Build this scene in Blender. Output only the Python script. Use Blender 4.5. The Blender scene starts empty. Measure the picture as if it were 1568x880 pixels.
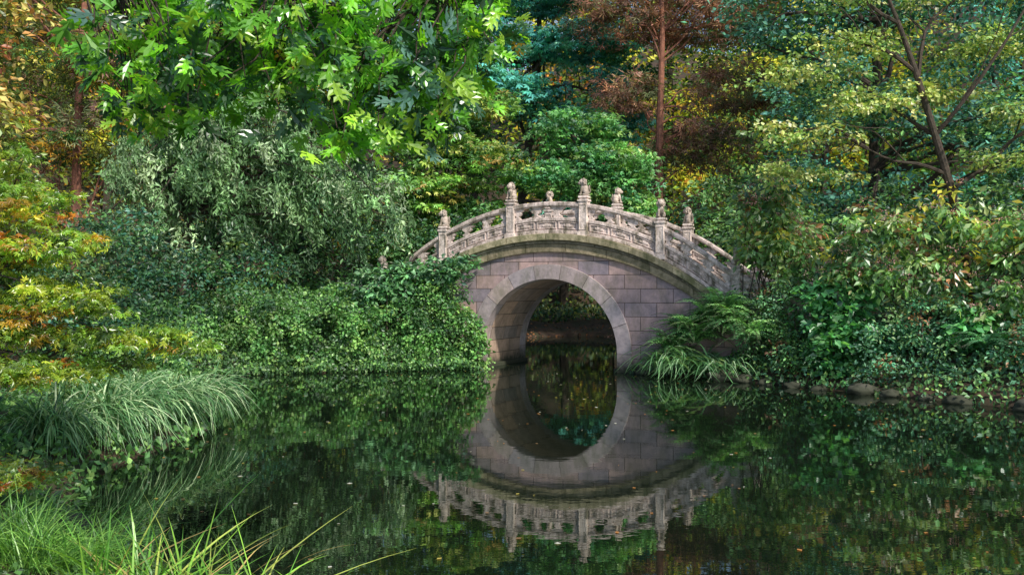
import bpy, math, random
import numpy as np
from mathutils import Vector, noise
random.seed(7); R=np.random.default_rng(11)
scene=bpy.context.scene
# ---------------------------------------------------------------- helpers
def nz(a): return a/np.maximum(np.linalg.norm(a,axis=-1,keepdims=True),1e-9)
class MB:
    def __init__(s): s.v=[];s.q=[];s.m=[];s.c=[];s.n=0
    def add(s,v,q,mat=0,col=(1,1,1)):
        v=np.asarray(v,float).reshape(-1,3); q=np.asarray(q,int).reshape(-1,4)
        s.v.append(v); s.q.append(q+s.n); s.m.append(np.full(len(q),mat))
        c=np.asarray(col,float)
        if c.ndim==1: c=np.tile(c,(len(v),1))
        s.c.append(c); s.n+=len(v)
    def box(s,c,d,mat=0,col=(1,1,1),taper=1.0):
        x,y,z=[k/2 for k in d]; t=taper
        v=np.array([(-x,-y,-z),(x,-y,-z),(x,y,-z),(-x,y,-z),(-x*t,-y*t,z),(x*t,-y*t,z),(x*t,y*t,z),(-x*t,y*t,z)])+np.array(c)
        s.add(v,[(0,3,2,1),(4,5,6,7),(0,1,5,4),(1,2,6,5),(2,3,7,6),(3,0,4,7)],mat,col)
    def grid(s,P,mat=0,col=(1,1,1),closed=False):
        a,b=P.shape[:2]; I=np.arange(a*b).reshape(a,b)
        if closed: I=np.hstack([I,I[:,:1]])
        q=np.stack([I[:-1,:-1],I[1:,:-1],I[1:,1:],I[:-1,1:]],-1).reshape(-1,4)
        s.add(P.reshape(-1,3),q,mat,col)
    def sphere(s,c,r,mat=0,col=(1,1,1),nu=10,nv=7,jit=0,seed=0):
        th=np.linspace(0,math.pi,nv+1); ph=np.linspace(0,2*math.pi,nu,endpoint=False)
        T,Pn=np.meshgrid(th,ph,indexing='ij')
        d=np.stack([np.sin(T)*np.cos(Pn),np.sin(T)*np.sin(Pn),np.cos(T)],-1)
        if jit:
            f=np.array([[1+jit*noise.noise(Vector(d[i,j])*1.7+Vector((seed*3.1,seed,0)))+jit*.5*noise.noise(Vector(d[i,j])*4+Vector((seed,0,seed))) for j in range(nu)] for i in range(nv+1)])
            d=d*f[...,None]
        s.grid(d*np.array(r)+np.array(c),mat,col,closed=True)
    def tube(s,pts,rad,mat=0,col=(1,1,1),k=6):
        p=np.asarray(pts,float); n=len(p)
        if np.isscalar(rad): rad=[rad]*n
        t=nz(np.gradient(p,axis=0)); up=np.tile(np.array([[.13,.97,.2]]),(n,1))
        a=nz(np.cross(t,up)); b=np.cross(t,a)
        ang=np.linspace(0,2*math.pi,k,endpoint=False)
        P=p[:,None]+np.array(rad)[:,None,None]*(np.cos(ang)[None,:,None]*a[:,None]+np.sin(ang)[None,:,None]*b[:,None])
        s.grid(P,mat,col,closed=True)
    def leaves(s,pos,d,n,size,tm,mat=0,col=(1,1,1)):
        N=len(pos); d=nz(d); n=n-(n*d).sum(-1,keepdims=True)*d; n=nz(n); sd=np.cross(n,d)
        k=len(tm); T=tm.reshape(1,k*4,3); sz=np.broadcast_to(np.asarray(size,float),(N,)).reshape(N,1,1)
        V=pos[:,None]+sz*(T[...,0:1]*d[:,None]+T[...,1:2]*sd[:,None]+T[...,2:3]*n[:,None])
        c=np.repeat(np.broadcast_to(col,(N,3)),k*4,axis=0)
        s.add(V.reshape(-1,3),np.arange(N*k*4).reshape(-1,4),mat,c)
    def obj(s,name,mats,smooth=False,parent=None,bevel=0):
        V=np.concatenate(s.v);Q=np.concatenate(s.q);M=np.concatenate(s.m);C=np.concatenate(s.c)
        me=bpy.data.meshes.new(name); me.vertices.add(len(V)); me.vertices.foreach_set("co",V.astype(np.float32).ravel())
        me.loops.add(Q.size); me.loops.foreach_set("vertex_index",Q.astype(np.int32).ravel())
        me.polygons.add(len(Q)); me.polygons.foreach_set("loop_start",np.arange(0,Q.size,4,dtype=np.int32))
        for m in mats: me.materials.append(m)
        me.polygons.foreach_set("material_index",M.astype(np.int32))
        me.update(calc_edges=True)
        a=me.attributes.new("col",'FLOAT_COLOR','POINT')
        a.data.foreach_set("color",np.hstack([C,np.ones((len(C),1))]).astype(np.float32).ravel())
        me.polygons.foreach_set("use_smooth",np.full(len(Q),smooth))
        o=bpy.data.objects.new(name,me); scene.collection.objects.link(o)
        if parent: o.parent=parent
        if bevel:
            b=o.modifiers.new("bev",'BEVEL'); b.width=bevel; b.segments=2; b.limit_method='ANGLE'
        return o
# ---------------------------------------------------------------- materials
def newmat(name):
    m=bpy.data.materials.new(name); m.use_nodes=True; nt=m.node_tree; nt.nodes.clear()
    out=nt.nodes.new('ShaderNodeOutputMaterial'); return m,nt,out
def L(nt,a,b): nt.links.new(a,b)
def leafmat(name,trans=.35,gloss=.06,rough=.45,val=1.43,sat=1.0):
    m,nt,out=newmat(name); N=nt.nodes.new
    at=N('ShaderNodeAttribute'); at.attribute_name='col'
    tc=N('ShaderNodeTexCoord'); no=N('ShaderNodeTexNoise'); no.inputs['Scale'].default_value=9; no.inputs['Detail'].default_value=1; L(nt,tc.outputs['Object'],no.inputs['Vector'])
    mr=N('ShaderNodeMapRange'); mr.inputs['To Min'].default_value=.7*val; mr.inputs['To Max'].default_value=1.3*val; L(nt,no.outputs['Fac'],mr.inputs['Value'])
    hs=N('ShaderNodeHueSaturation'); hs.inputs['Saturation'].default_value=sat; L(nt,at.outputs['Color'],hs.inputs['Color'])
    vm=N('ShaderNodeVectorMath'); vm.operation='SCALE'; L(nt,hs.outputs[0],vm.inputs[0]); L(nt,mr.outputs[0],vm.inputs['Scale'])
    df=N('ShaderNodeBsdfDiffuse'); L(nt,vm.outputs[0],df.inputs['Color'])
    vt=N('ShaderNodeVectorMath'); vt.operation='MULTIPLY'; vt.inputs[1].default_value=(1.4,1.35,.6); L(nt,vm.outputs[0],vt.inputs[0])
    tr=N('ShaderNodeBsdfTranslucent'); L(nt,vt.outputs[0],tr.inputs['Color'])
    mx=N('ShaderNodeMixShader'); mx.inputs[0].default_value=trans; L(nt,df.outputs[0],mx.inputs[1]); L(nt,tr.outputs[0],mx.inputs[2])
    if gloss<=0: L(nt,mx.outputs[0],out.inputs[0]); return m
    gl=N('ShaderNodeBsdfGlossy'); gl.inputs['Roughness'].default_value=rough; gl.inputs['Color'].default_value=(.9,.95,1,1)
    m2=N('ShaderNodeMixShader'); m2.inputs[0].default_value=gloss; L(nt,mx.outputs[0],m2.inputs[1]); L(nt,gl.outputs[0],m2.inputs[2])
    L(nt,m2.outputs[0],out.inputs[0]); return m
LEAF=leafmat('leaf',.3,.04); FAR=leafmat('distant_leaf',.25,0); LEAFB=leafmat('broad_leaf',.45,.06,.35); GRASS=leafmat('grass_blade',.35,.05,.4)
def stonemat(name,c1,c2,c3,scale=6,rough=.85,brick=None,useattr=False,stain=.5,bump=.4,mossz=False,s2=.3):
    m,nt,out=newmat(name); N=nt.nodes.new
    p=N('ShaderNodeBsdfPrincipled'); p.inputs['Roughness'].default_value=rough; L(nt,p.outputs[0],out.inputs[0])
    tc=N('ShaderNodeTexCoord'); n1=N('ShaderNodeTexNoise'); n1.inputs['Scale'].default_value=scale; n1.inputs['Detail'].default_value=8; n1.inputs['Roughness'].default_value=.7
    L(nt,tc.outputs['Object'],n1.inputs['Vector'])
    cr=N('ShaderNodeValToRGB'); e=cr.color_ramp.elements; e[0].position=.35; e[0].color=(*c2,1); e[1].position=.62; e[1].color=(*c1,1); L(nt,n1.outputs['Fac'],cr.inputs[0])
    n2=N('ShaderNodeTexNoise'); n2.inputs['Scale'].default_value=scale*s2; n2.inputs['Detail'].default_value=7; n2.inputs['Roughness'].default_value=.7
    mp=N('ShaderNodeMapping'); mp.inputs['Scale'].default_value=(1.3,1.3,.6); L(nt,tc.outputs['Object'],mp.inputs[0]); L(nt,mp.outputs[0],n2.inputs['Vector'])
    r2=N('ShaderNodeValToRGB'); r2.color_ramp.elements[0].position=.46; r2.color_ramp.elements[1].position=.64; r2.color_ramp.elements[1].color=(stain,)*3+(1,); L(nt,n2.outputs['Fac'],r2.inputs[0])
    mx=N('ShaderNodeMixRGB'); L(nt,r2.outputs[0],mx.inputs[0]); L(nt,cr.outputs[0],mx.inputs[1]); mx.inputs[2].default_value=(*c3,1)
    col=mx.outputs[0]; h=n1.outputs['Fac']
    if brick:
        sp=N('ShaderNodeSeparateXYZ'); L(nt,tc.outputs['Object'],sp.inputs[0]); cb=N('ShaderNodeCombineXYZ')
        L(nt,sp.outputs[brick],cb.inputs[0]); L(nt,sp.outputs['Z'],cb.inputs[1])
        br=N('ShaderNodeTexBrick'); br.inputs['Scale'].default_value=1; br.inputs['Brick Width'].default_value=.82; br.inputs['Row Height'].default_value=.345
        br.inputs['Mortar Size'].default_value=.010; br.inputs['Mortar Smooth'].default_value=.3; br.inputs['Color1'].default_value=(1.2,1.02,.94,1); br.inputs['Color2'].default_value=(.64,.68,.80,1); br.inputs['Mortar'].default_value=(.24,.21,.19,1)
        L(nt,cb.outputs[0],br.inputs['Vector'])
        mm=N('ShaderNodeMixRGB'); mm.blend_type='MULTIPLY'; mm.inputs[0].default_value=1; L(nt,col,mm.inputs[1]); L(nt,br.outputs['Color'],mm.inputs[2]); col=mm.outputs[0]
    if useattr:
        at=N('ShaderNodeAttribute'); at.attribute_name='col'; mm=N('ShaderNodeMixRGB'); mm.blend_type='MULTIPLY'; mm.inputs[0].default_value=1
        L(nt,col,mm.inputs[1]); L(nt,at.outputs['Color'],mm.inputs[2]); col=mm.outputs[0]
    if mossz: # damp dark band where stone meets the water
        sz=N('ShaderNodeSeparateXYZ'); L(nt,tc.outputs['Object'],sz.inputs[0]); ad=N('ShaderNodeMath'); ad.operation='MULTIPLY_ADD'; ad.inputs[1].default_value=.7; L(nt,n1.outputs['Fac'],ad.inputs[0]); ad.inputs[2].default_value=-.3
        s2_=N('ShaderNodeMath'); s2_.operation='SUBTRACT'; L(nt,sz.outputs['Z'],s2_.inputs[0]); L(nt,ad.outputs[0],s2_.inputs[1])
        mr=N('ShaderNodeMapRange'); mr.inputs['From Min'].default_value=.05; mr.inputs['From Max'].default_value=.45; mr.inputs['To Min'].default_value=1; mr.inputs['To Max'].default_value=0; L(nt,s2_.outputs[0],mr.inputs['Value'])
        mm=N('ShaderNodeMixRGB'); L(nt,mr.outputs[0],mm.inputs[0]); L(nt,col,mm.inputs[1]); mm.inputs[2].default_value=(.035,.04,.024,1); col=mm.outputs[0]
    L(nt,col,p.inputs['Base Color'])
    bp=N('ShaderNodeBump'); bp.inputs['Strength'].default_value=bump; bp.inputs['Distance'].default_value=.03; L(nt,h,bp.inputs['Height']); L(nt,bp.outputs[0],p.inputs['Normal'])
    return m
WALL=stonemat('granite_blocks',(.48,.385,.39),(.31,.26,.275),(.17,.165,.125),5,brick='X',mossz=True,stain=.7)
BARREL=stonemat('vault_blocks',(.50,.41,.34),(.34,.28,.23),(.15,.14,.10),5,brick='Y',mossz=True)
VOUS=stonemat('voussoir_granite',(.54,.44,.445),(.36,.30,.31),(.21,.20,.15),7,useattr=True,mossz=True,stain=.65)
RAIL=stonemat('weathered_limestone',(.84,.72,.68),(.46,.38,.35),(.12,.11,.07),9,useattr=True,stain=.92,bump=.6,s2=.45)
CORN=stonemat('lichen_stone',(.40,.35,.27),(.18,.16,.10),(.08,.09,.04),8,useattr=True,stain=.9,bump=.6)
BARK=stonemat('bark',(.09,.065,.05),(.03,.022,.018),(.05,.05,.03),14,bump=1)
REDBARK=stonemat('pine_bark',(.34,.14,.09),(.15,.065,.04),(.09,.055,.045),8,bump=1)
ROCK=stonemat('pond_rock',(.24,.22,.2),(.1,.09,.08),(.06,.07,.03),5,mossz=True)
SOIL=stonemat('leaf_litter_soil',(.08,.045,.028),(.03,.022,.016),(.025,.035,.012),3,stain=1,bump=1)
def watermat():
    m,nt,out=newmat('pond_water'); N=nt.nodes.new
    d=N('ShaderNodeBsdfDiffuse'); d.inputs[0].default_value=(.006,.010,.006,1)
    g=N('ShaderNodeBsdfGlossy'); g.inputs['Roughness'].default_value=.006; g.inputs['Color'].default_value=(.84,.91,.88,1)
    f=N('ShaderNodeFresnel'); f.inputs['IOR'].default_value=2.2
    tc=N('ShaderNodeTexCoord'); mp=N('ShaderNodeMapping'); mp.inputs['Scale'].default_value=(1,1.6,1); L(nt,tc.outputs['Object'],mp.inputs[0])
    n=N('ShaderNodeTexNoise'); n.inputs['Scale'].default_value=1.6; n.inputs['Detail'].default_value=4; n.inputs['Roughness'].default_value=.55; L(nt,mp.outputs[0],n.inputs['Vector'])
    b=N('ShaderNodeBump'); b.inputs['Strength'].default_value=.055; b.inputs['Distance'].default_value=.02; L(nt,n.outputs['Fac'],b.inputs['Height'])
    for k in (g,f): L(nt,b.outputs[0],k.inputs['Normal'])
    mx=N('ShaderNodeMixShader'); L(nt,f.outputs[0],mx.inputs[0]); L(nt,d.outputs[0],mx.inputs[1]); L(nt,g.outputs[0],mx.inputs[2]); L(nt,mx.outputs[0],out.inputs[0]); return m
WATER=watermat()
# ---------------------------------------------------------------- pond outline & terrain
POND=np.array([(-1.6,5.6),(-2.9,7.0),(-4.0,8.8),(-4.7,10.9),(-4.5,12.8),(-4.4,14.8),(-6,18.5),(-7.6,22.6),(-5.4,24.0),(-3,24.6),(-1.0,25.1),
 (-1.05,25.6),(.15,28.4),(-1.5,30.5),(-4,34),(-3,39),(2,42),(8,41.5),(11,38),(8,31.5),(5,28.6),(3.95,26.5),(2.85,24.15),(3.15,23.75),(4.7,22.3),(6.9,19.5),(8.9,16.8),(12,13),(15,8),(12,3.5),(4,2.6),(0,3.4)])
def sdist(x,y):
    P=np.stack([x,y],-1); best=np.full(x.shape,1e9); ins=np.zeros(x.shape,bool); n=len(POND)
    for i in range(n):
        a=POND[i]; b=POND[(i+1)%n]; ab=b-a; t=np.clip(((P-a)@ab)/(ab@ab),0,1)
        dd=np.hypot(x-a[0]-t*ab[0],y-a[1]-t*ab[1]); best=np.minimum(best,dd)
        if a[1]!=b[1]:
            c=((a[1]>y)!=(b[1]>y))&(x<(b[0]-a[0])*(y-a[1])/(b[1]-a[1])+a[0]); ins^=c
    return np.where(ins,-best,best)
def ss(t): t=np.clip(t,0,1); return t*t*(3-2*t)
def H(x,y,s=None):
    x=np.asarray(x,float);y=np.asarray(y,float)
    if s is None: s=sdist(x,y)
    so=np.maximum(s,0)
    h=np.where(s<0,np.maximum(-1.3,s*1.2-.05),-.05+.28*(1-np.exp(-so/.25))+.07*np.minimum(so,12))
    h+=1.3*ss(so/2.2)*np.exp(-((x+5)/5.2)**4)*ss((y-20)/3)*(1-ss((y-29)/4))
    h+=1.1*ss(so/2.8)*ss((x-2.5)/2)*ss((y-13)/4)*(1-ss((y-28)/6))
    h+=np.minimum(.5*np.maximum(0,y-52),22)*(1+.15*np.sin(x*.13))
    h+=np.minimum(.55*np.maximum(0,-x-17),14)*ss((y-8)/10)*(y<400)+np.minimum(.55*np.maximum(0,x-20),14)*ss((y-8)/10)
    h+=so.clip(0,2)*.04*(np.sin(x*1.7+y)+np.sin(y*2.3-x*.7))
    return h
xs=np.concatenate([[-500,-250,-120,-80],np.arange(-55,-16,1.5),np.arange(-16,16,.2),np.arange(16,56,1.5),[80,120,250,500]])
ys=np.concatenate([[-400,-200,-80,-30,-15],np.arange(-8,4,.8),np.arange(4,46,.2),np.arange(46,110,1.5),[150,300,700]])
X,Y=np.meshgrid(xs,ys,indexing='ij'); B=MB(); B.grid(np.stack([X,Y,H(X,Y)],-1)); B.obj('ground',[SOIL],smooth=True)
B=MB(); gx,gy=np.meshgrid(np.linspace(-12,20,3),np.linspace(0,46,3),indexing='ij'); B.grid(np.stack([gx,gy,gx*0],-1)); B.obj('pond_water',[WATER])
# ---------------------------------------------------------------- bridge
br=bpy.data.objects.new('stone_arch_bridge',None); scene.collection.objects.link(br); br.location=(.92,25,0); br.rotation_euler=(0,0,math.radians(-25))
W=2.7; A=1.87; ZC=.45; RD=6.8
def D(u):
    u=np.abs(np.asarray(u,float)); c=np.minimum(u,4.3)
    z=3.47-(RD-np.sqrt(RD**2-c*c)); e=np.clip(u-4.3,0,1.3)
    return z-(.8*e-.307*e*e)
def sweep(B,u0,u1,zl,zh,v0,v1,n=None,mat=0,col=(1,1,1)):
    n=n or max(2,int((u1-u0)/.12)+1); u=np.linspace(u0,u1,n); d=D(u)
    P=np.stack([np.stack([u,np.full(n,v),d+z],-1) for v,z in ((v0,zl),(v0,zh),(v1,zh),(v1,zl))],1)
    B.grid(P[::-1],mat,col,closed=True)
    for k in (0,-1): B.add(P[k],[(0,1,2,3)],mat,col)
B=MB()
for v in (0,W):
    for u in (np.linspace(-7,-A,40),np.linspace(A,7,40)):
        zt=D(u)-.3; P=np.stack([np.stack([u,u*0+v,-.6+(zt+.6)*t],-1) for t in np.linspace(0,1,4)],0); B.grid(P)
    u=A*np.sin(np.linspace(-math.pi/2,math.pi/2,50)); zb=ZC+np.sqrt(np.maximum(A*A-u*u,0)); zt=D(u)-.3
    B.grid(np.stack([np.stack([u,u*0+v,zb+(zt-zb)*t],-1) for t in np.linspace(0,1,3)],0))
B.obj('spandrel_walls',[WALL],parent=br)
B=MB(); a=np.linspace(0,math.pi,49); pu=np.concatenate([[A],A*np.cos(a),[-A]]); pz=np.concatenate([[-.7],ZC+A*np.sin(a),[-.7]])
B.grid(np.stack([np.stack([pu,pu*0+v,pz],-1) for v in np.linspace(0.0,W,4)],0)); B.obj('vault',[BARREL],parent=br,smooth=False)
B=MB()
for sgn in (-1,1): B.box((sgn*(A-.06),W/2,-.25),(.14,W-.1,.68))
B.obj('footings',[ROCK],parent=br,bevel=.02)
# voussoir ring
B=MB(); TH=.37
def ringblock(B,pts,v0,v1,col):
    P=[]
    for (u,z,nu,nzz) in pts:
        i=(u-nu*.006,z-nzz*.006); o=(u+nu*TH,z+nzz*TH)
        P.append([(i[0],v0,i[1]),(o[0],v0,o[1]),(o[0],v1,o[1]),(i[0],v1,i[1])])
    P=np.array(P); B.grid(P,0,col,closed=True)
    for k in (0,-1): B.add(P[k],[(0,1,2,3)],0,col)
nb=9; gap=.006
for v0,v1 in ((-.05,.35),(W-.35,W+.05)):
    for i in range(nb):
        t=np.linspace(math.pi*i/nb+gap/A,math.pi*(i+1)/nb-gap/A,8); c=random.uniform(.8,1.15); ti=random.uniform(-.05,.05)
        ringblock(B,[(A*math.cos(k),ZC+A*math.sin(k),math.cos(k),math.sin(k)) for k in t],v0,v1,(c+ti,c,c-ti))
    for sg in (-1,1):
        c=random.uniform(.85,1.1)
        ringblock(B,[(sg*A,ZC-gap,sg,0),(sg*A,-.7,sg,0)],v0,v1,(c,c,c))
B.obj('voussoir_ring',[VOUS],parent=br,bevel=.008)
# cornice slabs in lengths, deck
B=MB()
ed=np.arange(-6.6,6.7,1.1)
for fv,sg in ((0,-1),(W,1)):
    for i in range(len(ed)-1):
        c=random.uniform(.8,1.2); g=.006
        def sw(zl,zh,pr,cc,off=0):
            a0=ed[i]+g+off; a1=ed[i+1]-g+off
            v=sorted((fv+sg*pr,fv-sg*.25)); sweep(B,a0,a1,zl,zh,v[0],v[1],10,0,cc)
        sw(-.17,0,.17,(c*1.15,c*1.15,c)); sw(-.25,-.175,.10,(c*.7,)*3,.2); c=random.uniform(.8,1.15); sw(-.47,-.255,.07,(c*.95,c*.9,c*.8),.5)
B.obj('cornice',[CORN],parent=br,bevel=.014)
B=MB(); sweep(B,-8,8,-.3,-.03,.25,W-.25,90); B.obj('deck_paving',[CORN],parent=br)
# railings
def prism(B,poly,v0,v1,uc,zb,col):
    P=np.array([[(uc-w,v0,zb+z),(uc+w,v0,zb+z),(uc+w,v1,zb+z),(uc-w,v1,zb+z)] for z,w in poly]); B.grid(P,0,col,closed=True)
    B.add(P[0],[(0,1,2,3)],0,col); B.add(P[-1],[(0,1,2,3)],0,col)
def rail(v,posts,name):
    B=MB()
    for i in range(len(posts)-1):
        u0=posts[i]+.10; u1=posts[i+1]-.10; c=random.uniform(.85,1.12); cc=(c,c*.98,c*.97)
        sweep(B,u0,u1,0.002,.10,v-.10,v+.10,14,0,cc)
        sweep(B,u0,u1,.10,.36,v-.035,v+.035,14,0,(c*.8,c*.78,c*.78))
        sweep(B,u0,u1,.33,.42,v-.075,v+.075,14,0,cc)
        sweep(B,u0,u1,.69,.82,v-.085,v+.085,14,0,cc)
        sweep(B,u0,u1,.715,.80,v-.11,v+.11,14,0,cc)
        Ln=u1-u0
        for (a,b) in ((.04,.31),(.36,.64),(.69,.96)):
            for z0,z1 in ((.125,.155),(.285,.315)): sweep(B,u0+Ln*a,u0+Ln*b,z0,z1,v-.062,v+.062,5,0,cc)
            for q in (a,b): sweep(B,u0+Ln*q-.015,u0+Ln*q+.015,.125,.315,v-.06,v+.06,2,0,cc)
            m=u0+Ln*(a+b)/2
            sweep(B,m-.11,m+.11,.19,.25,v-.058,v+.058,3,0,cc)
            sweep(B,m-.05,m+.05,.165,.275,v-.052,v+.052,3,0,cc)
        vase=[(.0,.10),(.03,.13),(.07,.06),(.10,.05),(.13,.11),(.17,.15),(.21,.13),(.235,.19),(.285,.23)]
        for f in (1/3.,2/3.): 
            m=u0+Ln*f; prism(B,vase,v-.05,v+.05,m,float(D(m))+.415,cc)
        for q,sg in ((u0,1),(u1,-1)):
            half=[(z,w*.8) for z,w in vase]
            m=q+sg*.09; prism(B,half,v-.05,v+.05,m,float(D(m))+.415,cc)
    B.obj(name,[RAIL],parent=br,bevel=.012)
    B=MB()
    for u in posts:
        z=float(D(u)); c=random.uniform(.85,1.15); cc=(c,c,c*.98)
        B.box((u,v,z+.04),(.30,.30,.12),0,cc); B.box((u,v,z+.47),(.235,.235,.78),0,cc)
        for sv in (-1,1):
            for du in (-.088,.088): B.box((u+du,v+sv*.122,z+.47),(.022,.016,.62),0,cc)
            for dz in (.16,.78): B.box((u,v+sv*.122,z+dz),(.196,.014,.03),0,cc)
        B.box((u,v,z+.885),(.28,.28,.05),0,cc); B.box((u,v,z+.93),(.20,.20,.045),0,cc); B.box((u,v,z+.975),(.26,.26,.05),0,cc,.9)
    B.obj(name.replace('railing','posts'),[RAIL],parent=br,bevel=.012)
def lion(u,v,z,rot,k):
    B=MB(); S=B.sphere; c=random.uniform(.7,1.0); cc=(c,c*.98,c*.9)
    S((0,.04,.02),(.105,.115,.03),0,cc)
    S((0,.03,.15),(.085,.095,.14),0,cc,12,9,.15,k); S((0,-.03,.19),(.075,.07,.11),0,cc,12,9,.1,k)
    for s in (-1,1):
        B.tube([(s*.05,-.06,.2),(s*.055,-.085,.1),(s*.055,-.09,.03)],[.034,.027,.028],0,cc,8); S((s*.055,-.105,.035),(.032,.042,.022),0,cc)
        S((s*.075,.05,.08),(.045,.075,.07),0,cc); S((s*.08,-.0,.035),(.03,.06,.022),0,cc)
        S((s*.06,-.02,.425),(.02,.018,.026),0,cc,8,5); S((s*.032,-.115,.365),(.017,.014,.017),0,cc,8,5)
    S((0,-.045,.345),(.08,.085,.085),0,cc,12,9,.1,k); S((0,-.12,.325),(.045,.045,.035),0,cc); S((0,-.118,.295),(.036,.035,.016),0,cc)
    for i in range(16):
        t=2*math.pi*i/16; S((.088*math.cos(t),-.015+.012*(i%2),.34+.088*math.sin(t)),(.028,.034,.028),0,cc,7,5)
    for i in range(9):
        t=2*math.pi*i/9; S((.06*math.cos(t),.04,.33+.06*math.sin(t)),(.032,.03,.032),0,cc,7,5)
    B.tube([(0,.12,.06),(0,.15,.14),(.01,.12,.22),(0,.14,.27)],[.02,.028,.03,.012],0,cc,7)
    o=B.obj('guardian_lion',[RAIL],parent=br,smooth=True); o.location=(u,v,z+1.0); o.rotation_euler=(0,0,rot)
posts=[-5.0,-3.06,-1.06,.96,2.95,4.78,6.3]
for k,(v,nm) in enumerate(((.07,'front_railing'),(W-.07,'rear_railing'))):
    rail(v,posts,nm)
    for i,u in enumerate(posts):
        lion(u,v,float(D(u)),(math.pi if k else 0)+random.choice([-1.2,-.4,.3,1.2]),i+k*9)
B=MB()
for v in (.07,W-.07):
    for u in (-5.55,-6.25):
        r=.46 if u>-6 else .38; t=np.linspace(0,2*math.pi,24,endpoint=False)
        P=np.array([[(u+r*q*math.cos(k),v+w,float(D(u))+.45+r*q*math.sin(k)) for k in t] for q,w in ((.01,-.11),(.45,-.11),(.5,-.08),(.8,-.08),(.85,-.11),(1,-.1),(1,.1),(.85,.11),(.01,.11))])
        B.grid(P,0,(1,1,1),closed=True)
    sweep(B,-6.6,-5.12,.002,.34,v-.09,v+.09,10,0,(.9,.88,.85))
B.obj('drum_stones',[RAIL],parent=br)
# ---------------------------------------------------------------- foliage
def rh(ang,l,w,o=(0,0),dz=0):
    c,s=math.cos(ang),math.sin(ang)
    f=lambda x,y,z:(o[0]+c*x-s*y,o[1]+s*x+c*y,z)
    return [f(0,0,0),f(l*.5,-w,.05*l),f(l,0,dz),f(l*.5,w,.05*l)]
OV=np.array([rh(0,1,.27,dz=-.08)]); OVW=np.array([rh(0,1,.36,dz=-.1)]); LAN=np.array([rh(0,1,.17,dz=-.1)])
MAP=np.array([rh(math.radians(a),l,.12,dz=-.1) for a,l in ((-85,.5),(-42,.8),(0,1),(42,.8),(85,.5))])
MAP3=np.array([rh(math.radians(a),l,.17,dz=-.1) for a,l in ((-45,.85),(0,1),(45,.85))])
NEED=np.array([rh(math.radians(a),1,.085) for a in (-45,0,48)])
OAK=np.array([rh(0,1.0,.13,dz=-.06),rh(math.radians(-62),.30,.09,(.12,0)),rh(math.radians(58),.30,.09,(.14,0)),rh(math.radians(-52),.46,.11,(.33,0)),rh(math.radians(50),.46,.11,(.36,0)),rh(math.radians(-42),.36,.09,(.6,0)),rh(math.radians(42),.36,.09,(.62,0)),
  rh(math.radians(-12),.22,.05,(.55,-.3)),rh(math.radians(15),.22,.05,(.57,.3))])
def pick(pal,n):
    w=np.array([float(p[3]) if len(p)>3 else 1. for p in pal],float); w=w/w.sum(); i=R.choice(len(pal),n,p=w); return np.array([p[:3] for p in pal],float)[i]
def ell(ells,n,lo=.45):
    c=np.array([e[:3] for e in ells],float); r=np.array([e[3:6] for e in ells],float); w=(r.prod(1))**(2/3.); w=w/w.sum()
    i=R.choice(len(ells),n,p=w); d=nz(R.normal(size=(n,3))); f=R.uniform(lo,1,n)**.6
    f*=R.uniform(.85,1.12,n)
    return c[i]+d*r[i]*f[:,None], d
def foliage(B,ells,ncl,nl,size,cr,flat=.5,jit=.7,droop=.2,pal=None,tm=OV,mat=0,lo=.45,cvar=.5,zmin=None):
    C,dd=ell(ells,ncl,lo)
    if zmin is not None: C=C[C[:,2]>zmin]; dd=dd[:len(C)]
    ncl=len(C); cc=pick(pal,ncl)*R.uniform(1-cvar,1+cvar,(ncl,1)); sc=R.uniform(.55,1.35,(ncl,1))
    off=R.normal(size=(ncl,nl,3))*.5; off[...,2]*=flat; off=off*cr*sc[:,None]
    off[...,2]-=.35*flat*(off[...,0]**2+off[...,1]**2)/max(cr,.01)
    P=(C[:,None]+off).reshape(-1,3); N=len(P)
    d=nz(off.reshape(-1,3)*np.array([1,1,.5]))+R.normal(size=(N,3))*.45; d[:,2]-=droop
    n=np.array([0,-.25,1.])+R.normal(size=(N,3))*jit
    col=np.repeat(cc,nl,0)*R.uniform(.65,1.35,(N,1))*(1+R.normal(size=(N,3))*.08)
    B.leaves(P,d,n,size*R.uniform(.6,1.25,N),tm,mat,np.clip(col,.004,.55)); return C
def limb(B,a,b,r0,r1,mat=1,bend=.13,k=6,n=7):
    a=np.array(a,float);b=np.array(b,float);L_=np.linalg.norm(b-a); t=np.linspace(0,1,n)[:,None]
    o=np.clip(R.normal(size=3),-1.3,1.3)*bend*L_; o[2]=abs(o[2])*.8; o2=np.clip(R.normal(size=3),-1.3,1.3)*bend*.4*L_
    p=a+(b-a)*t+o*np.sin(math.pi*t)+o2*np.sin(2*math.pi*t)
    B.tube(p,np.linspace(r0,r1,n),mat,(1,1,1),k); return p
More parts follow.
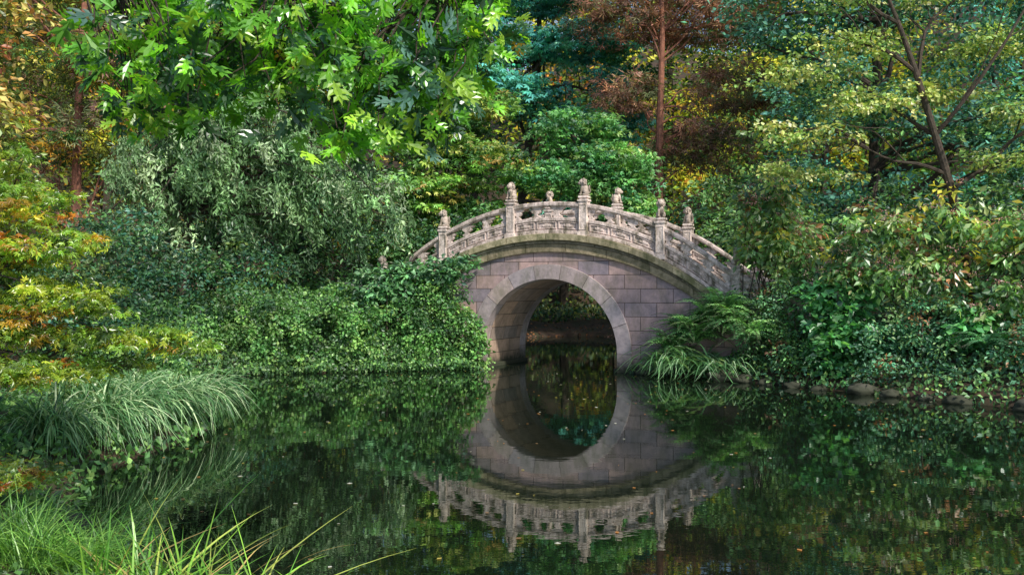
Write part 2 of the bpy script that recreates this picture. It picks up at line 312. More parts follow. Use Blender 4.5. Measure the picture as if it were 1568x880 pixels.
def tree(name,trunk,rad,ells,ncl,nl,size,cr,pal,tm=OV,flat=.5,jit=.7,droop=.2,limbs=14,bark=None,leaf=None,lo=.45,cvar=.5,zmin=None,lr=.38):
    B=MB(); C=foliage(B,ells,ncl,nl,size,cr,flat,jit,droop,pal,tm,0,lo,cvar,zmin)
    tr=np.array(trunk,float); B.tube(tr,np.linspace(rad,rad*.35,len(tr)),1,(1,1,1),9)
    for i in range(limbs):
        e=C[R.integers(len(C))]; j=np.argmin(np.abs(tr[:,2]-(e[2]-.25*np.linalg.norm(e[:2]-tr[-1,:2]))));j=max(1,j)
        a0=tr[j] if R.random()<.4 else tr[j-1]+(tr[j]-tr[j-1])*R.uniform(.3,1)
        p=limb(B,a0,e,rad*lr,rad*.06)
        for q in range(2):
            e2=C[np.argsort(((C-p[3])**2).sum(1))[R.integers(1,12)]]; limb(B,p[3],e2,rad*lr*.42,rad*.035,k=5)
    return B.obj(name,[leaf or LEAF,bark or BARK])
TEAL=[(.09,.34,.28,3),(.05,.2,.18,2),(.17,.44,.35,1.2),(.05,.17,.08,1)]
BRI=[(.16,.32,.06,3),(.09,.21,.05,3),(.3,.38,.08,1.4),(.04,.11,.035,2),(.3,.22,.06,.3)]
MID=[(.07,.17,.05,3),(.035,.1,.03,2),(.14,.24,.06,1)]
DARK=[(.025,.065,.03,3),(.035,.1,.045,3),(.06,.1,.03,1)]
GREY=[(.19,.32,.15,3),(.13,.25,.1,3),(.06,.13,.055,2.5),(.34,.45,.28,1.2)]
RB=[(.27,.16,.12,3),(.17,.11,.085,3),(.14,.17,.09,2.2),(.38,.2,.14,1)]
OLV=[(.16,.2,.04,3),(.08,.12,.035,3),(.42,.25,.04,1.2),(.5,.2,.035,.7)]
YG=[(.54,.55,.06,3),(.3,.4,.05,3),(.55,.42,.06,2)]
ORG=[(.5,.27,.09,3),(.42,.36,.1,2),(.4,.15,.06,1),(.25,.3,.06,1)]
MAPL=[(.28,.37,.035,4),(.16,.27,.035,4),(.06,.12,.02,2.5),(.42,.28,.03,.9),(.5,.18,.02,.4)]
# distant wooded slope
B=MB()
for i in range(20):
    x=-34+i*3.6+R.uniform(-1,1); y=R.uniform(49,60); g=float(H(np.array([x]),np.array([y]))[0]); h=R.uniform(15,20)
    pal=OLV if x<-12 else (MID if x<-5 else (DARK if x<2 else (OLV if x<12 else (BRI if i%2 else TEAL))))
    e=[(x+R.uniform(-1.5,1.5),y+R.uniform(-1.5,1.5),g+h*f,R.uniform(2.0,3.2),2,R.uniform(1.5,2.4)) for f in (.16,.34,.5,.66,.82,1)]
    foliage(B,e,90 if (-22<x<-10 or 2<x<10) else 140,28,.30,.95,.5,.8,.2,pal,OV,0)
    B.tube([(x,y,g-.3),(x+.3,y,g+h*.5),(x,y,g+h)],[.25,.18,.08],1)
e=[(R.uniform(-34,34),R.uniform(60,66),R.uniform(5,24),3,2,2.4) for _ in range(54)]
foliage(B,e,1100,18,.40,1.1,.6,.8,.1,YG+ORG[1:2],OV,0)  # sun glimmering through the wood, put into these leaves as yellow
# crowns with backlight painted in as yellow leaf colour, showing between the nearer trees
e=[(5.2,45.5,13.2,1.3,1,.8),(7.6,45,10.4,1.2,1,.9),(8.3,45.5,7.2,1.2,1,.8),(3.4,46,15.5,1.2,1,.8),(-19,42,12,2,1.5,1.2),(-22,42,9,2,1.5,1.2),(-17.5,41,8,1.5,1.2,.9),(-20,41,5.5,1.8,1.2,.9),(-14,42,14.5,1.5,1.2,.9),(11.5,45,12,1.4,1,.9)]
foliage(B,e,210,26,.28,.7,.5,.8,.2,YG+[(.5,.28,.05,1.5)],OV,0)
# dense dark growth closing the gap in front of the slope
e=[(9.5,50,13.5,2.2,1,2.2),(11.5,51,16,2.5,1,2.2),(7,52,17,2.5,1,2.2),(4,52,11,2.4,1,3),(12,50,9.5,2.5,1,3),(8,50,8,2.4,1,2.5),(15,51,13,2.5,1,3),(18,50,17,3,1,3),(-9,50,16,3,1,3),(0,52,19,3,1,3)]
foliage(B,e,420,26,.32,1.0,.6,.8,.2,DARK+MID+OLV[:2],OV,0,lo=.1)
e=[(R.uniform(-40,40),R.uniform(66,76),R.uniform(10,34),4,2,3.5) for _ in range(76)]
foliage(B,e,1400,18,.62,1.8,.6,.8,.1,MID+OLV,OV,0)
for sx in (-1,1): # flanks
    e=[(sx*R.uniform(20,30),R.uniform(14,48),R.uniform(1,9+5*(sx<0)),3.5,3.5,3) for _ in range(44)]
    foliage(B,e,700,18,.42,1.4,.6,.8,.1,OLV if sx<0 else MID,OV,0)
B.obj('forest_background',[FAR,BARK])
# teal layered tree behind the bridge
e=[(1.2,43,15.5,3.0,2.3,1.4),(-.8,42.5,12.8,2.3,2,1.0),(2.9,42,12.6,2.3,2,.9),(.4,41.5,10.2,2.3,2,.8),(3.4,41,9.0,2.2,2,.8),(4.4,40.5,7.2,1.8,1.6,.8),(2.6,40.3,4.4,2.2,1.5,1.2),(1.2,43,18,2.4,2,2),(-2.6,42,15.3,1.8,2,1.2),(-1.5,41.5,11,1.6,1.5,.8),(4.4,41.5,11,1.5,1.5,.7)]
tree('blue_green_tree',[(.1,44,.5),(.4,43.6,6),(1.2,43,12),(1.2,43,18)],.22,e,540,44,.25,.8,TEAL,MAP3,flat=.28,jit=.4,droop=.6,limbs=26,leaf=FAR)
# bright maples
e=[(-2.6,33,7.3,1.9,1.5,1.1),(-1.2,32.5,6.1,1.9,1.5,.9),(-3.3,32.5,5.2,1.7,1.5,.9),(-1.0,33,8.2,1.2,1.2,.5),(-3.7,33.5,3.6,1.6,1.2,1.2),(-1.3,33,4.3,1.8,1.2,1)]
tree('japanese_maple',[(-2.2,33.6,.5),(-2.1,33.4,3),(-1.9,33,6.5)],.16,e,400,40,.17,.5,BRI,MAP3,flat=.28,jit=.5,droop=.3,limbs=24)
e=[(2.2,33.5,7.4,1.6,1.4,.8),(3.2,33.2,6.3,1.6,1.4,.8),(1.6,33,5.8,1.6,1.3,.7),(3.6,33,5.0,1.4,1.2,.8)]
tree('japanese_maple',[(5.4,34.5,.5),(4.4,34.2,3),(2.7,33.6,6.8)],.13,e,280,40,.17,.5,[(.12,.3,.09,3),(.06,.19,.08,2),(.2,.35,.09,1.3)],MAP3,flat=.28,jit=.5,droop=.3,limbs=20)
# reddish pine
e=[(5.6,39,15.5,2.8,2,1.4),(4.1,38.5,12.7,1.9,1.6,1.0),(7.4,38.5,12.6,2.2,1.8,1.2),(8.6,38,9.8,2.0,1.7,1.1),(4.6,38.3,9.8,1.2,1.4,.8),(7.4,38,7.6,1.9,1.6,1.0),(4.7,38.3,6.8,1.2,1.4,.7),(9.2,38.5,14,2,1.5,1.3),(5.6,39,18,2.4,2,1.5)]
tree('scots_pine',[(5.7,37.6,.6),(5.6,37.4,6),(5.7,37.6,9),(5.8,37.7,12),(5.6,38,18)],.2,e,580,32,.27,.62,RB,NEED,flat=.4,jit=.8,droop=.3,limbs=26,bark=REDBARK,lr=.2,leaf=FAR)
# left pines
e=[(-13.5,32,13,2.2,2,1.6),(-15,31,9.5,2,2,1.4),(-11.5,31.5,10.5,2,2,1.2),(-13,31,7,2.4,2,1.1),(-16,31,12.5,2,2,1.6),(-17,30,6.5,2,2,1.6),(-12.5,30,9,1.4,1,.8)]
tree('scots_pine',[(-13.6,30.4,1),(-13.5,30.4,7),(-13.4,30.5,10),(-13.2,30.8,14)],.17,e,450,30,.26,.62,OLV[:3]+RB[1:3]+MID[:1],NEED,flat=.4,jit=.8,droop=.3,limbs=22,bark=REDBARK,lr=.22,leaf=FAR)
e=[(-10,36,12,2.6,2,2.2),(-7,36,14,2.6,2,2.2),(-9,35.5,8,2.6,2,1.8),(-4.6,37,12.5,2.4,2,2.0),(-5.6,36,8.8,2.4,2,1.6),(-7,36,5.5,2.4,2,1.6),(-10.5,33,4.5,2,1.5,1.6)]
tree('woodland_tree',[(-8,37,1),(-8,36.6,7),(-7,36,14)],.3,e,470,36,.21,.75,DARK+MID,OV,limbs=20,leaf=FAR)
# right mid trees
e=[(9.5,34,11.8,2.2,2,1.6),(12.5,33,12.5,2.5,2,1.8),(15.5,32,11,2.5,2,1.8),(10.8,33,8.6,2.2,1.8,1.3),(13.8,32,7.8,2.4,2,1.4),(17,31,7,2.2,2,1.8),(9.6,34,5.4,2.2,1.6,1.4),(13,33,4.4,2.6,1.8,1.6),(13,34,15,3,2,1.6)]
tree('woodland_tree',[(12.6,34,1),(12.4,33.6,6),(12.4,33,12)],.26,e,620,38,.22,.7,[(.1,.25,.19,3),(.05,.13,.1,3),(.14,.26,.09,1.5)],OV,flat=.35,limbs=24,leaf=FAR)
# slender tree with dark limbs, right
B=MB(); T5=[(9.9,20.8,.8),(9.5,20.4,2.4),(8.98,20,4.1),(8.65,20,5.2),(8.25,20,6.5),(7.9,20,7.5),(7.5,20.1,8.6)]
B.tube(T5,[.13,.11,.09,.075,.06,.045,.03],1,(1,1,1),9)
brs=[((8.65,20,5.2),(10.4,19.6,8.2)),((8.9,20,4.4),(7.2,19.8,4.9)),((8.25,20,6.5),(6.3,20,7.4)),((8.3,20,6.3),(9.6,20.6,8.4)),((8.98,20,4.1),(10.9,19.8,5.6)),((7.2,19.8,4.9),(5.9,20,5.3)),((8.65,20,5.2),(7.3,20.6,6.4)),((7.9,20,7.5),(6.4,20.4,8.7))]
for a,b in brs:
    p=limb(B,a,b,.045,.014,bend=.1)
    for q in range(4): limb(B,p[R.integers(1,5)],np.array(b)+R.normal(size=3)*[.8,.5,.5],.016,.004,k=5)
e=[(6.0,20,5.2,1.3,.9,.3),(7.3,20,5.9,1.2,.9,.3),(5.9,20.3,6.5,1.2,.9,.3),(7.1,20,7.1,1.3,.9,.35),(8.9,20.3,6.2,1.1,.9,.3),(10.4,19.8,5.6,1.3,1,.35),(9.9,20,7.1,1.4,1,.35),(7.6,20.2,8.3,1.9,1,.4),(10.3,20,8.4,1.7,1,.4),(5.5,20.6,4.6,.7,.6,.2),(9.9,19.8,4.7,.9,.8,.25),(6.4,20.5,4.4,1,.6,.2),(12,19.5,7,1.6,1.4,1.2)]
foliage(B,e,600,24,.105,.26,.35,.6,.25,[(.36,.44,.13,4),(.22,.34,.09,3),(.5,.54,.24,1),(.1,.18,.06,2.5)],OVW,0,lo=.05)
B.obj('slender_tree',[LEAF,BARK])
# weeping tree: arching boughs, strands gathered in hanks with gaps between them
B=MB(); tr=[(-9.3,27.6,.8),(-9.2,27.4,2.4),(-9.0,27.2,4.0),(-8.2,27,5.6),(-7.2,27,6.8)]
B.tube(tr,[.2,.16,.13,.10,.05],1,(1,1,1),9)
hank=[]
for i in range(64):
    ex=R.uniform(-11.4,-2.7); top=np.interp(ex,[-11.2,-9.5,-7.5,-6,-4.2,-2.7],[5.9,6.6,7.2,6.8,6.0,4.9]); ez=top-min(abs(R.normal())*1.7,3.4); ey=R.uniform(25.5,28.2)
    a=tr[R.integers(2,5)]; n=9; t=np.linspace(0,1,n)[:,None]; p=np.array(a)+(np.array([ex,ey,ez])-np.array(a))*t; p[:,2]+=(.8*np.sin(math.pi*t*.9)*R.uniform(.2,1))[:,0]
    B.tube(p,np.linspace(.045,.01,n),1,(1,1,1),5)
    for k in (4,5,6,7,8): 
        if R.random()<.75: hank.append(p[k]+R.normal(size=3)*.15)
hank=np.array(hank); nh=len(hank); hs=6; hc=pick(GREY,nh)*R.uniform(.5,1.4,(nh,1))
st=np.repeat(hank,hs,0)+R.normal(size=(nh*hs,3))*[.18,.16,.09]; ns=len(st); hL=np.repeat(R.uniform(.3,1.2,nh),hs)*R.uniform(.5,1.3,ns)
Ls=np.minimum(hL,np.maximum(.3,st[:,2]-1.9)); nl=22; t=np.linspace(0,1,nl)[None,:]
out=nz(R.normal(size=(ns,3))*[1,1,0]+[.7,-.3,0]); P=st[:,None]+out[:,None]*(.45*np.sqrt(t))[...,None]*Ls[:,None,None]; P[...,2]-=(t*Ls[:,None])*t**.4
cc=np.repeat(hc,hs,0)*R.uniform(.75,1.25,(ns,1)); P=P.reshape(-1,3)+R.normal(size=(ns*nl,3))*.06; N=len(P)
d=R.normal(size=(N,3))*.6+[.15,-.1,-.65]; B.leaves(P,d,R.normal(size=(N,3))+[0,-.6,.6],.17*R.uniform(.6,1.3,N),LAN,0,np.repeat(cc,nl,0)*R.uniform(.6,1.4,(N,1)))
B.obj('weeping_pear_tree',[LEAF,BARK])
# shrubs
def shrub(name,ells,ncl,nl,size,cr,pal,tm=OV,flat=.6,jit=.7,droop=.2,stems=8,base=None,leaf=None,lo=.35,cvar=.5,zmin=None):
    B=MB(); C=foliage(B,ells,ncl,nl,size,cr,flat,jit,droop,pal,tm,0,lo,cvar,zmin)
    if base is None: base=(np.mean([q[0] for q in ells]),np.mean([q[1] for q in ells])+.2)
    for i in range(stems):
        e=C[R.integers(len(C))]; bx=e[0]+R.normal()*.2+(base[0]-e[0])*.15; by=max(e[1]+.1,base[1]-.6)+R.normal()*.1
        g=float(H(np.array([bx]),np.array([by]))[0]); limb(B,(bx,by,max(g,-.1)-.1),e,.03,.008,k=5,bend=.06)
    return B.obj(name,[leaf or LEAF,BARK])
shrub('dark_shrub',[(-8.6,21.5,1.2,1.5,1.2,1.2),(-10.3,21,1.8,1.6,1.5,1.6),(-8,24.5,2.2,1.6,1,1.0),(-10.5,25,2.8,1.8,1.3,1.6),(-6.9,26.3,2.7,1.0,.8,.8),(-9,23,3.0,1.3,1,1)],440,38,.13,.42,MID+DARK+[(.04,.13,.09,2),(.12,.22,.1,1)])
shrub('understory_shrub',[(-2.8,30.5,2.6,1.6,1,1.6),(-5.4,30,3.0,1.8,1.1,1.8),(-1.0,30.5,3.6,1.0,.7,1.0),(-7.6,30,3.3,1.8,1.1,1.9),(-10.2,30,3.3,1.6,1,1.8)],380,38,.16,.45,DARK+MID)
shrub('understory_shrub',[(6.0,29,2.9,1.3,1,1.7),(8.2,28,3.1,1.7,1.2,1.7),(10.6,27,3.3,1.7,1.2,1.9),(12.8,26,3.2,1.7,1.2,2),(7,31.5,4.5,2,1.2,1.2)],400,38,.16,.45,MID+DARK[:2]+[(.13,.24,.08,2)])
shrub('elder_shrub',[(-3.7,25.9,2.3,.5,.4,.28),(-2.9,25.6,2.45,.7,.4,.28),(-1.9,25.5,2.55,.6,.3,.26),(-3.1,25.4,2.0,.9,.4,.32),(-1.3,25.25,2.78,.4,.2,.12)],115,24,.18,.27,[(.1,.24,.1,3),(.16,.31,.15,2),(.04,.11,.05,2)],OV,flat=.5,stems=12)
# viburnum, right
VB=[(.2,.36,.13,4),(.12,.24,.09,3.5),(.33,.43,.18,1.4),(.55,.48,.07,.7),(.32,.16,.08,.7),(.04,.1,.04,1.4)]
for ells,n,bs in (([(5.75,22.3,3.6,.6,.6,.7),(6.3,22.1,3.0,.8,.6,.8),(5.5,22.5,3.1,.35,.5,.4),(6.0,22.2,4.3,.5,.5,.3),(5.4,22.3,4.0,.2,.3,.3)],150,(6.1,22.7)),([(7.6,20.6,3.1,.9,.7,.8),(8.8,20,3.5,1.0,.8,.6),(9.8,19.4,3.0,.9,.8,.9),(8.3,19.9,2.4,1.1,.7,.6),(10.8,18.8,3.2,1,1,1),(7.1,21,2.4,.6,.5,.6),(9.4,19.2,1.9,.8,.6,.6)],300,(9.0,20.3))):
    B=MB(); C=foliage(B,ells,n,18,.18,.27,.7,.7,.6,VB,OV,0,.3,.4)
    k=len(C)//2; P=C[:k]+R.normal(size=(k,3))*.08+[0,-.14,.16]
    P=np.repeat(P,28,0)+R.normal(size=(k*28,3))*[.08,.08,.03]; N=len(P)
    B.leaves(P,R.normal(size=(N,3)),R.normal(size=(N,3))+[0,0,1],.038,OVW,0,np.array([.5,.27,.29])*R.uniform(.5,1.2,(N,1)))
    for i in range(26):
        q=C[R.integers(len(C))]; bx=bs[0]+R.normal()*.3; by=bs[1]+R.normal()*.2; limb(B,(bx,by,1.0),q,.02,.006,k=5,bend=.06)
    B.obj('viburnum_shrub',[LEAFB,BARK])
shrub('low_shrub',[(5.8,21.9,.9,.7,.5,.7),(6.5,21.2,.7,.9,.6,.7),(6.3,21.9,1.8,.9,.5,.6),(5.6,22.5,1.6,.5,.4,.6)],210,42,.085,.22,[(.11,.25,.08,3),(.05,.13,.05,2.5),(.12,.27,.14,2),(.2,.34,.1,1.2),(.2,.1,.05,.4)],flat=.7)
shrub('low_shrub',[(7.7,19.6,.8,.9,.6,.8),(8.6,18.8,.6,.8,.6,.6),(9.7,17.9,.8,.9,.7,.9),(10.8,17,.7,.9,.9,.7),(8.6,19.6,1.5,1.1,.6,.6),(12.4,15,.8,1.2,1.2,1)],350,42,.09,.24,[(.11,.29,.16,3),(.05,.15,.08,3),(.19,.34,.13,1.3),(.24,.12,.06,.7)],flat=.7)
shrub('low_shrub',[(7.0,20.6,.9,.7,.6,.9),(6.9,21,1.9,.8,.5,.5),(9.0,19,1.2,.5,.4,.5)],140,26,.17,.3,[(.1,.3,.1,2),(.04,.15,.06,2)],OVW,leaf=LEAFB)
# ivy bank
def cover(B,n,x0,x1,y0,y1,size,pal,smin=-.2,smax=99,th=.18,tm=OVW,jit=.5):
    x=R.uniform(x0,x1,n);y=R.uniform(y0,y1,n);s=sdist(x,y); k=(s>smin)&(s<smax)
    lu=(x-.92)*.906-(y-25)*.423; lv=(x-.92)*.423+(y-25)*.906
    k&=~((lv>-.05)&(lv<W+.05)&(np.abs(lu)<6)); x=x[k];y=y[k];s=s[k]; z=np.maximum(H(x,y,s),.02)
    e=.1; gx=(H(x+e,y)-H(x-e,y))/(2*e); gy=(H(x,y+e)-H(x,y-e))/(2*e)
    nn=nz(np.stack([-gx,-gy,np.ones_like(x)],-1)); N=len(x)
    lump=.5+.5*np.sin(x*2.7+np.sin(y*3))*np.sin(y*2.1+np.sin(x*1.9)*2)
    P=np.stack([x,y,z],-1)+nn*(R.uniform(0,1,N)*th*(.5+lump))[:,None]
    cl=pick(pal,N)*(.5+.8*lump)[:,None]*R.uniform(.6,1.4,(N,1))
    d=R.normal(size=(N,3))*.5+[0,-.2,-.5]; B.leaves(P,d,nn+R.normal(size=(N,3))*jit,size*R.uniform(.6,1.3,N),tm,0,cl)
IV=[(.095,.22,.055,4),(.06,.155,.045,3),(.18,.32,.09,1.3),(.03,.08,.03,1.5)]
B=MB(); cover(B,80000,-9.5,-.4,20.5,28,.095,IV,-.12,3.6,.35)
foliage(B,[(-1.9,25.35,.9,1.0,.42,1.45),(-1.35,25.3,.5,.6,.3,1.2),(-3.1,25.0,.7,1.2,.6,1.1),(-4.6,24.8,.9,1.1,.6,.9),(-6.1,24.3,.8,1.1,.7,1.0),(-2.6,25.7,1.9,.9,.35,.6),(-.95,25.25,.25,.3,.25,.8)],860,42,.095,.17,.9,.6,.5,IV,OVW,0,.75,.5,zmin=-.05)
B.obj('ivy_bank',[LEAF,BARK])
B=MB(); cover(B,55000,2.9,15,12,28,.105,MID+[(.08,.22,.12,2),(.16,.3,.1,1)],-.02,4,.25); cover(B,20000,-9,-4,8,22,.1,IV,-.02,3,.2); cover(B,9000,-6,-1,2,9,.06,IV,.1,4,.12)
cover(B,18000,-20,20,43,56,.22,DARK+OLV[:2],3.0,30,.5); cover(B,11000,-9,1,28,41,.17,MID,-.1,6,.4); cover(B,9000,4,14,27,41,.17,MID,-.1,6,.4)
B.obj('ground_cover',[LEAF])
B=MB(); cover(B,9000,-6,14,40,54,.12,[(.14,.065,.035,3),(.24,.1,.04,1),(.05,.03,.018,3)],-.2,9,.05,jit=.3); B.obj('fallen_leaves',[LEAF])
# ---------------------------------------------------------------- grasses, ferns
def blades(B,base,az,Ln,up,out,drp,w,col,seg=7):
    n=len(base); t=np.linspace(0,1,seg+1)[None,:]; h=Ln[:,None]*(out[:,None]*t+.25*out[:,None]*t*t); z=Ln[:,None]*(up[:,None]*t-drp[:,None]*t**2.2)
    dx=np.cos(az)[:,None];dy=np.sin(az)[:,None]; c=np.stack([base[:,0:1]+h*dx,base[:,1:2]+h*dy,base[:,2:3]+z],-1)
    c[...,2]=np.maximum(c[...,2],.012)
    tw=R.uniform(-.7,.7,n)[:,None]; sx=-np.sin(az[:,None]+tw); sy=np.cos(az[:,None]+tw); wt=(w[:,None]*np.clip(1.0-t**2.5,.05,1)*(.55+.45*np.minimum(1,t*4)))
    s=np.stack([sx*wt,sy*wt,.2*wt*np.ones_like(sx)],-1)
    V=np.stack([c-s,c+s],2); m=seg+1; V=V.reshape(n,m*2,3)
    q=np.array([[2*i,2*i+1,2*i+3,2*i+2] for i in range(seg)]); Q=(q[None]+(np.arange(n)*m*2)[:,None,None]).reshape(-1,4)
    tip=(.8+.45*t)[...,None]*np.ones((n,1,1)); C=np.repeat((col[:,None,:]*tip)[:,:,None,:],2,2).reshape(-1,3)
    B.add(V.reshape(-1,3),Q,0,C)
def tuft(B,cs,n,rad,L0,L1,up,out,drp,w,pal):
    for c in cs:
        b=np.array(c)+R.normal(size=(n,3))*[rad,rad,.02]; az=R.uniform(-math.pi,math.pi,n)
        f=lambda r:R.uniform(r[0],r[1],n); blades(B,b,az,f((L0,L1)),f(up),f(out),f(drp),w*R.uniform(.6,1.2,n),pick(pal,n)*R.uniform(.6,1.3,(n,1)))
SG=[(.24,.38,.19,3),(.12,.26,.11,3),(.42,.52,.33,1.2),(.04,.11,.04,3)]
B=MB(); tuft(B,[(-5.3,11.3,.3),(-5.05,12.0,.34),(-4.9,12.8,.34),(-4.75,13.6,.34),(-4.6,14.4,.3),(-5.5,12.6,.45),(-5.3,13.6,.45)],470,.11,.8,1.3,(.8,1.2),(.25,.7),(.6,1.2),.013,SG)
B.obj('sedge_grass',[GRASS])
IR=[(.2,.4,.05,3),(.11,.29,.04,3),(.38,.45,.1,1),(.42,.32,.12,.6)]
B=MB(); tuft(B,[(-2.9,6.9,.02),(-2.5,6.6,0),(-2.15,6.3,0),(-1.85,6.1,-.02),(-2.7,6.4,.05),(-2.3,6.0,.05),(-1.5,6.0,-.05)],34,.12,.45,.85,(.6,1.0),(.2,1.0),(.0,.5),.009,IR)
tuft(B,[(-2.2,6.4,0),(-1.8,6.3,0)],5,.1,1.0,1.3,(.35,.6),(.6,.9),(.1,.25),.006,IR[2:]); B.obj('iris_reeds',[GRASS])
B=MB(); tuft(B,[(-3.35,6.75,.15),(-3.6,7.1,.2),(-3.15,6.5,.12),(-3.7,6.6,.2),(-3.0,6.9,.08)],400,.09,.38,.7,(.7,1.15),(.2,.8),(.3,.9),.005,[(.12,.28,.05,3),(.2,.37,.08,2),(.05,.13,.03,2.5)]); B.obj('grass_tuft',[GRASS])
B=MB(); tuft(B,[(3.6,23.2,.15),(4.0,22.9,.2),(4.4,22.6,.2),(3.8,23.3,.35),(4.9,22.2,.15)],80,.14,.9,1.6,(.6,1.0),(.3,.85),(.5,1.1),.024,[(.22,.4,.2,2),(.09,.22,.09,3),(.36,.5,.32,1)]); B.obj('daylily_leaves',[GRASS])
def fern(name,cs,nf,L0,L1,pal):
    B=MB()
    for c in cs:
        for i in range(nf):
            az=R.uniform(0,2*math.pi); Ln=R.uniform(L0,L1); m=38; t=np.linspace(.1,1,m); el=R.uniform(.7,1.35)
            h=Ln*(.3*t+.5*t*t); z=Ln*(el*t-.75*t**2.3); ax=np.array([math.cos(az),math.sin(az),0]); p=np.array(c)+h[:,None]*ax; p[:,2]+=z
            tg=nz(np.gradient(p,axis=0)); sd=np.cross(tg,[0,0,1.]); sd=nz(sd); nn=np.cross(sd,tg); pl=Ln*.145*np.sin(np.pi*np.clip(t**.75,0,.97))+.01
            col=pick(pal,1)[0]*R.uniform(.5,1.4)
            for s in (-1,1): B.leaves(p,s*sd+tg*.4+R.normal(size=(m,3))*.12,nn+R.normal(size=(m,3))*.25,pl*R.uniform(.85,1.1,m),np.array([rh(0,1,.10,dz=-.16)]),0,col*R.uniform(.7,1.3,(m,1)))
            B.tube(p[::4],.004,1,(1,1,1),4)
    B.obj(name,[LEAF,BARK])
fern('fern',[(4.3,22.8,.75),(5.0,22.2,1.05),(3.8,23.2,.45),(4.6,22.6,1.2),(5.3,21.9,.8),(4.85,22.4,1.4),(4.1,23.1,.9)],44,.75,1.25,[(.17,.36,.12,3),(.24,.44,.17,2),(.08,.2,.08,2.5)])
fern('fern',[(9.6,17.6,.7),(10.4,17.3,1.0),(8.9,18.4,.9)],28,.6,1.0,[(.1,.3,.13,3),(.06,.18,.09,2)])
# ---------------------------------------------------------------- left maples, orange tree
e=[(-5.2,10.2,3.0,.7,.7,.22),(-4.75,10,2.55,.6,.7,.2),(-5.7,10.4,2.4,.9,.8,.4),(-4.5,9.9,2.05,.55,.6,.18),(-5.2,9.8,1.8,.8,.6,.3),(-3.85,9.8,1.62,.75,.4,.10),(-4.9,9.6,1.3,.7,.5,.2),(-3.4,9.9,1.5,.45,.25,.05),(-5.9,10.5,3.4,.8,.8,.4),(-4.2,9.9,1.3,.6,.4,.12),(-4.2,9.8,1.9,.5,.4,.1),(-4.6,9.8,1.6,.8,.5,.14)]
tree('japanese_maple',[(-6.6,10.6,.4),(-6.3,10.5,1.3),(-6.0,10.4,2.2),(-5.6,10.3,2.9)],.07,e,520,26,.072,.16,MAPL,MAP,flat=.35,jit=.6,droop=.4,limbs=30,lo=.05,leaf=LEAFB,lr=.25)
e=[(-4.6,8.1,.6,.45,.35,.2),(-3.95,8.0,.55,.3,.25,.14),(-4.9,8.3,.8,.4,.3,.2)]
tree('japanese_maple',[(-5.0,8.5,.2),(-4.8,8.3,.45),(-4.5,8.1,.6)],.03,e,90,24,.05,.12,MAPL+[(.5,.18,.04,2),(.3,.08,.03,1)],MAP,flat=.4,jit=.6,limbs=10,lo=.1,leaf=LEAFB)
e=[(-7.2,13,5.6,.9,.9,.8),(-7.0,13,4.5,.7,.8,.5),(-7.9,13,4.9,1,1,1),(-7.4,13,6.8,1,1,.8),(-6.9,12.8,3.8,.5,.5,.3)]
tree('orange_leaved_tree',[(-8.3,13.4,.5),(-8.2,13.3,3),(-7.8,13,6)],.12,e,220,30,.12,.28,ORG+OLV[:2],OV,flat=.5,limbs=14)
# ---------------------------------------------------------------- overhanging oak
B=MB(); tk=[(-4.9,4.0,.3),(-4.7,4.1,1.8),(-4.4,4.3,3.4),(-4.2,4.5,5.0),(-4.0,4.6,7)]
B.tube(tk,[.24,.2,.18,.14,.1],1,(1,1,1),12)
lb=np.array([(-4.4,4.3,3.6),(-3.4,4.8,4.2),(-2.3,5.3,4.35),(-1.2,5.6,4.3),(-.3,5.8,4.1)]); B.tube(lb,[.11,.08,.06,.04,.02],1,(1,1,1),8)
lx=[-2.33,-2.18,-1.92,-1.7,-1.52,-1.26,-1.04,-.82,-.64,-.31,-.16,-.05]; lz=[3.36,3.02,2.94,3.05,3.20,2.98,2.96,2.78,2.98,2.95,3.15,3.28]
OKP=[(.17,.42,.025,4),(.1,.29,.025,3.5),(.3,.5,.05,1.8),(.02,.08,.02,3),(.08,.18,.14,1.3)]
cs=[]
while len(cs)<255:
    x=R.uniform(-2.35,-.05); z=R.uniform(2.75,4.0); y=5.5+R.normal()*.35
    if z>np.interp(x,lx,lz)+.04+.02*R.random(): cs.append((x*y/5.5,y,2.1+(z-2.1)*y/5.5))
for c in cs:
    c=np.array(c); j=np.argmin(((lb-c)**2).sum(1)); limb(B,lb[j]+R.normal(size=3)*.02,c,.010,.003,k=5,bend=.1)
    n=R.integers(6,11); dd=nz(R.normal(size=(n,3))*[1,.8,.5]+[0,0,-.45]); base=pick(OKP,1)[0]*R.uniform(.8,1.2); cl=np.where(R.random((n,1))<.6,base,pick(OKP,n))*R.uniform(.7,1.3,(n,1))
    if R.random()<.02: cl[0]=(.45,.28,.04)
    nn=R.normal(size=(n,3))*.6+[0,-.7,.5]; B.leaves(c+dd*.03+R.normal(size=(n,3))*.06,dd,nn,R.uniform(.10,.17,n),OAK,0,cl)
B.obj('oak_tree',[LEAFB,BARK])
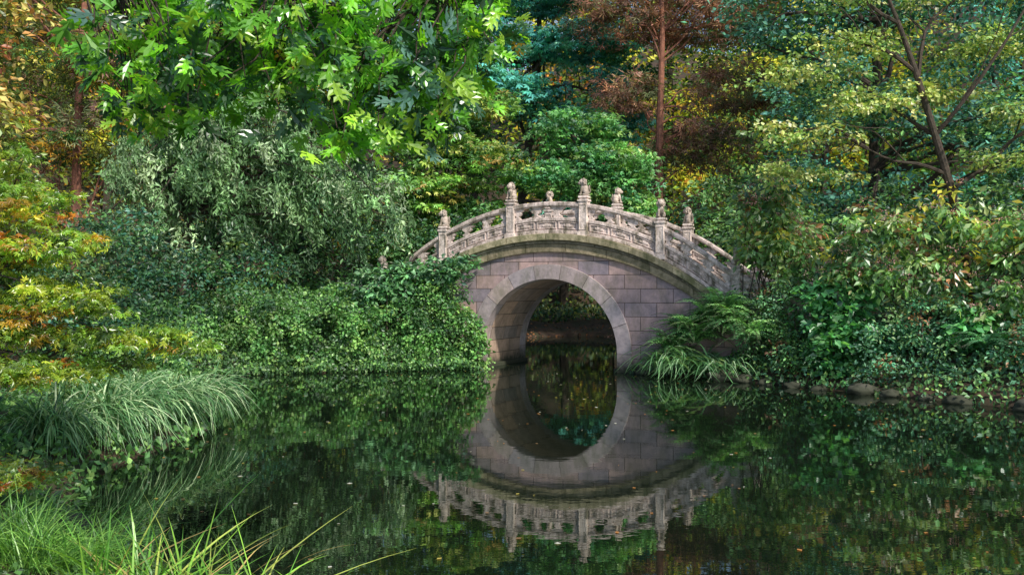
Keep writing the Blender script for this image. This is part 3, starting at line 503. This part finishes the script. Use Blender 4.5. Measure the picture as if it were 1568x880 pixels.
# ---------------------------------------------------------------- rocks & floating leaves
for k,(x,y,z,r) in enumerate(((4.75,22.1,.08,.26),(5.15,21.75,.04,.2),(6.9,19.3,.06,.22),(7.3,18.85,.03,.16),(8.9,16.65,.05,.26),(3.2,23.6,.03,.16),(5.95,20.6,.02,.17),(-3.9,8.6,.0,.16),(8.1,17.75,.02,.2),(6.3,20.1,.02,.14),(7.75,18.3,.02,.13),(5.5,21.2,.02,.15))):
    B=MB(); B.sphere((x,y,z),(r*1.3,r,r*.65),0,(1,1,1),20,12,.35,k+1); B.obj('rock',[ROCK],smooth=True)
B=MB(); n=620; x=R.uniform(-6,11,n); y=7+R.random(n)**.8*20; k=sdist(x,y)<-.15; x=x[k];y=y[k]; N=len(x)
B.leaves(np.stack([x,y,np.full(N,.006)],-1),R.normal(size=(N,3))*[1,1,0],np.tile([0,0,1.],(N,1))+R.normal(size=(N,3))*.05,R.uniform(.02,.07,N),OVW*[1,1,.2],0,pick([(.5,.5,.45,2),(.35,.16,.05,2),(.4,.33,.08,1),(.2,.12,.06,2)],N))
B.obj('floating_leaves',[LEAF])
# ---------------------------------------------------------------- light, sky, camera
el=math.radians(44); az=math.radians(145); sv=Vector((math.sin(az)*math.cos(el),math.cos(az)*math.cos(el),math.sin(el)))
w=bpy.data.worlds.new("World"); scene.world=w; w.use_nodes=True; nt=w.node_tree; bg=nt.nodes['Background']; sk=nt.nodes.new('ShaderNodeTexSky'); sk.sky_type='NISHITA'; sk.sun_disc=False; sk.sun_elevation=el; sk.sun_rotation=az
L(nt,sk.outputs[0],bg.inputs[0]); bg.inputs[1].default_value=.145
ld=bpy.data.lights.new('sun','SUN'); ld.energy=5; ld.angle=math.radians(3); ld.color=(1,.92,.79); lo=bpy.data.objects.new('sun',ld); scene.collection.objects.link(lo); lo.rotation_euler=sv.to_track_quat('Z','Y').to_euler()
cd=bpy.data.cameras.new('camera'); cd.sensor_width=36; cd.lens=34.4; cd.clip_end=1500; cam=bpy.data.objects.new('camera',cd); scene.collection.objects.link(cam); cam.location=(0,0,2.1); cam.rotation_euler=(math.radians(90),0,0); scene.camera=cam
scene.view_settings.view_transform='Standard'; scene.view_settings.look='None'; scene.view_settings.exposure=0
print("quads",sum(len(o.data.polygons) for o in scene.objects if o.type=='MESH'))
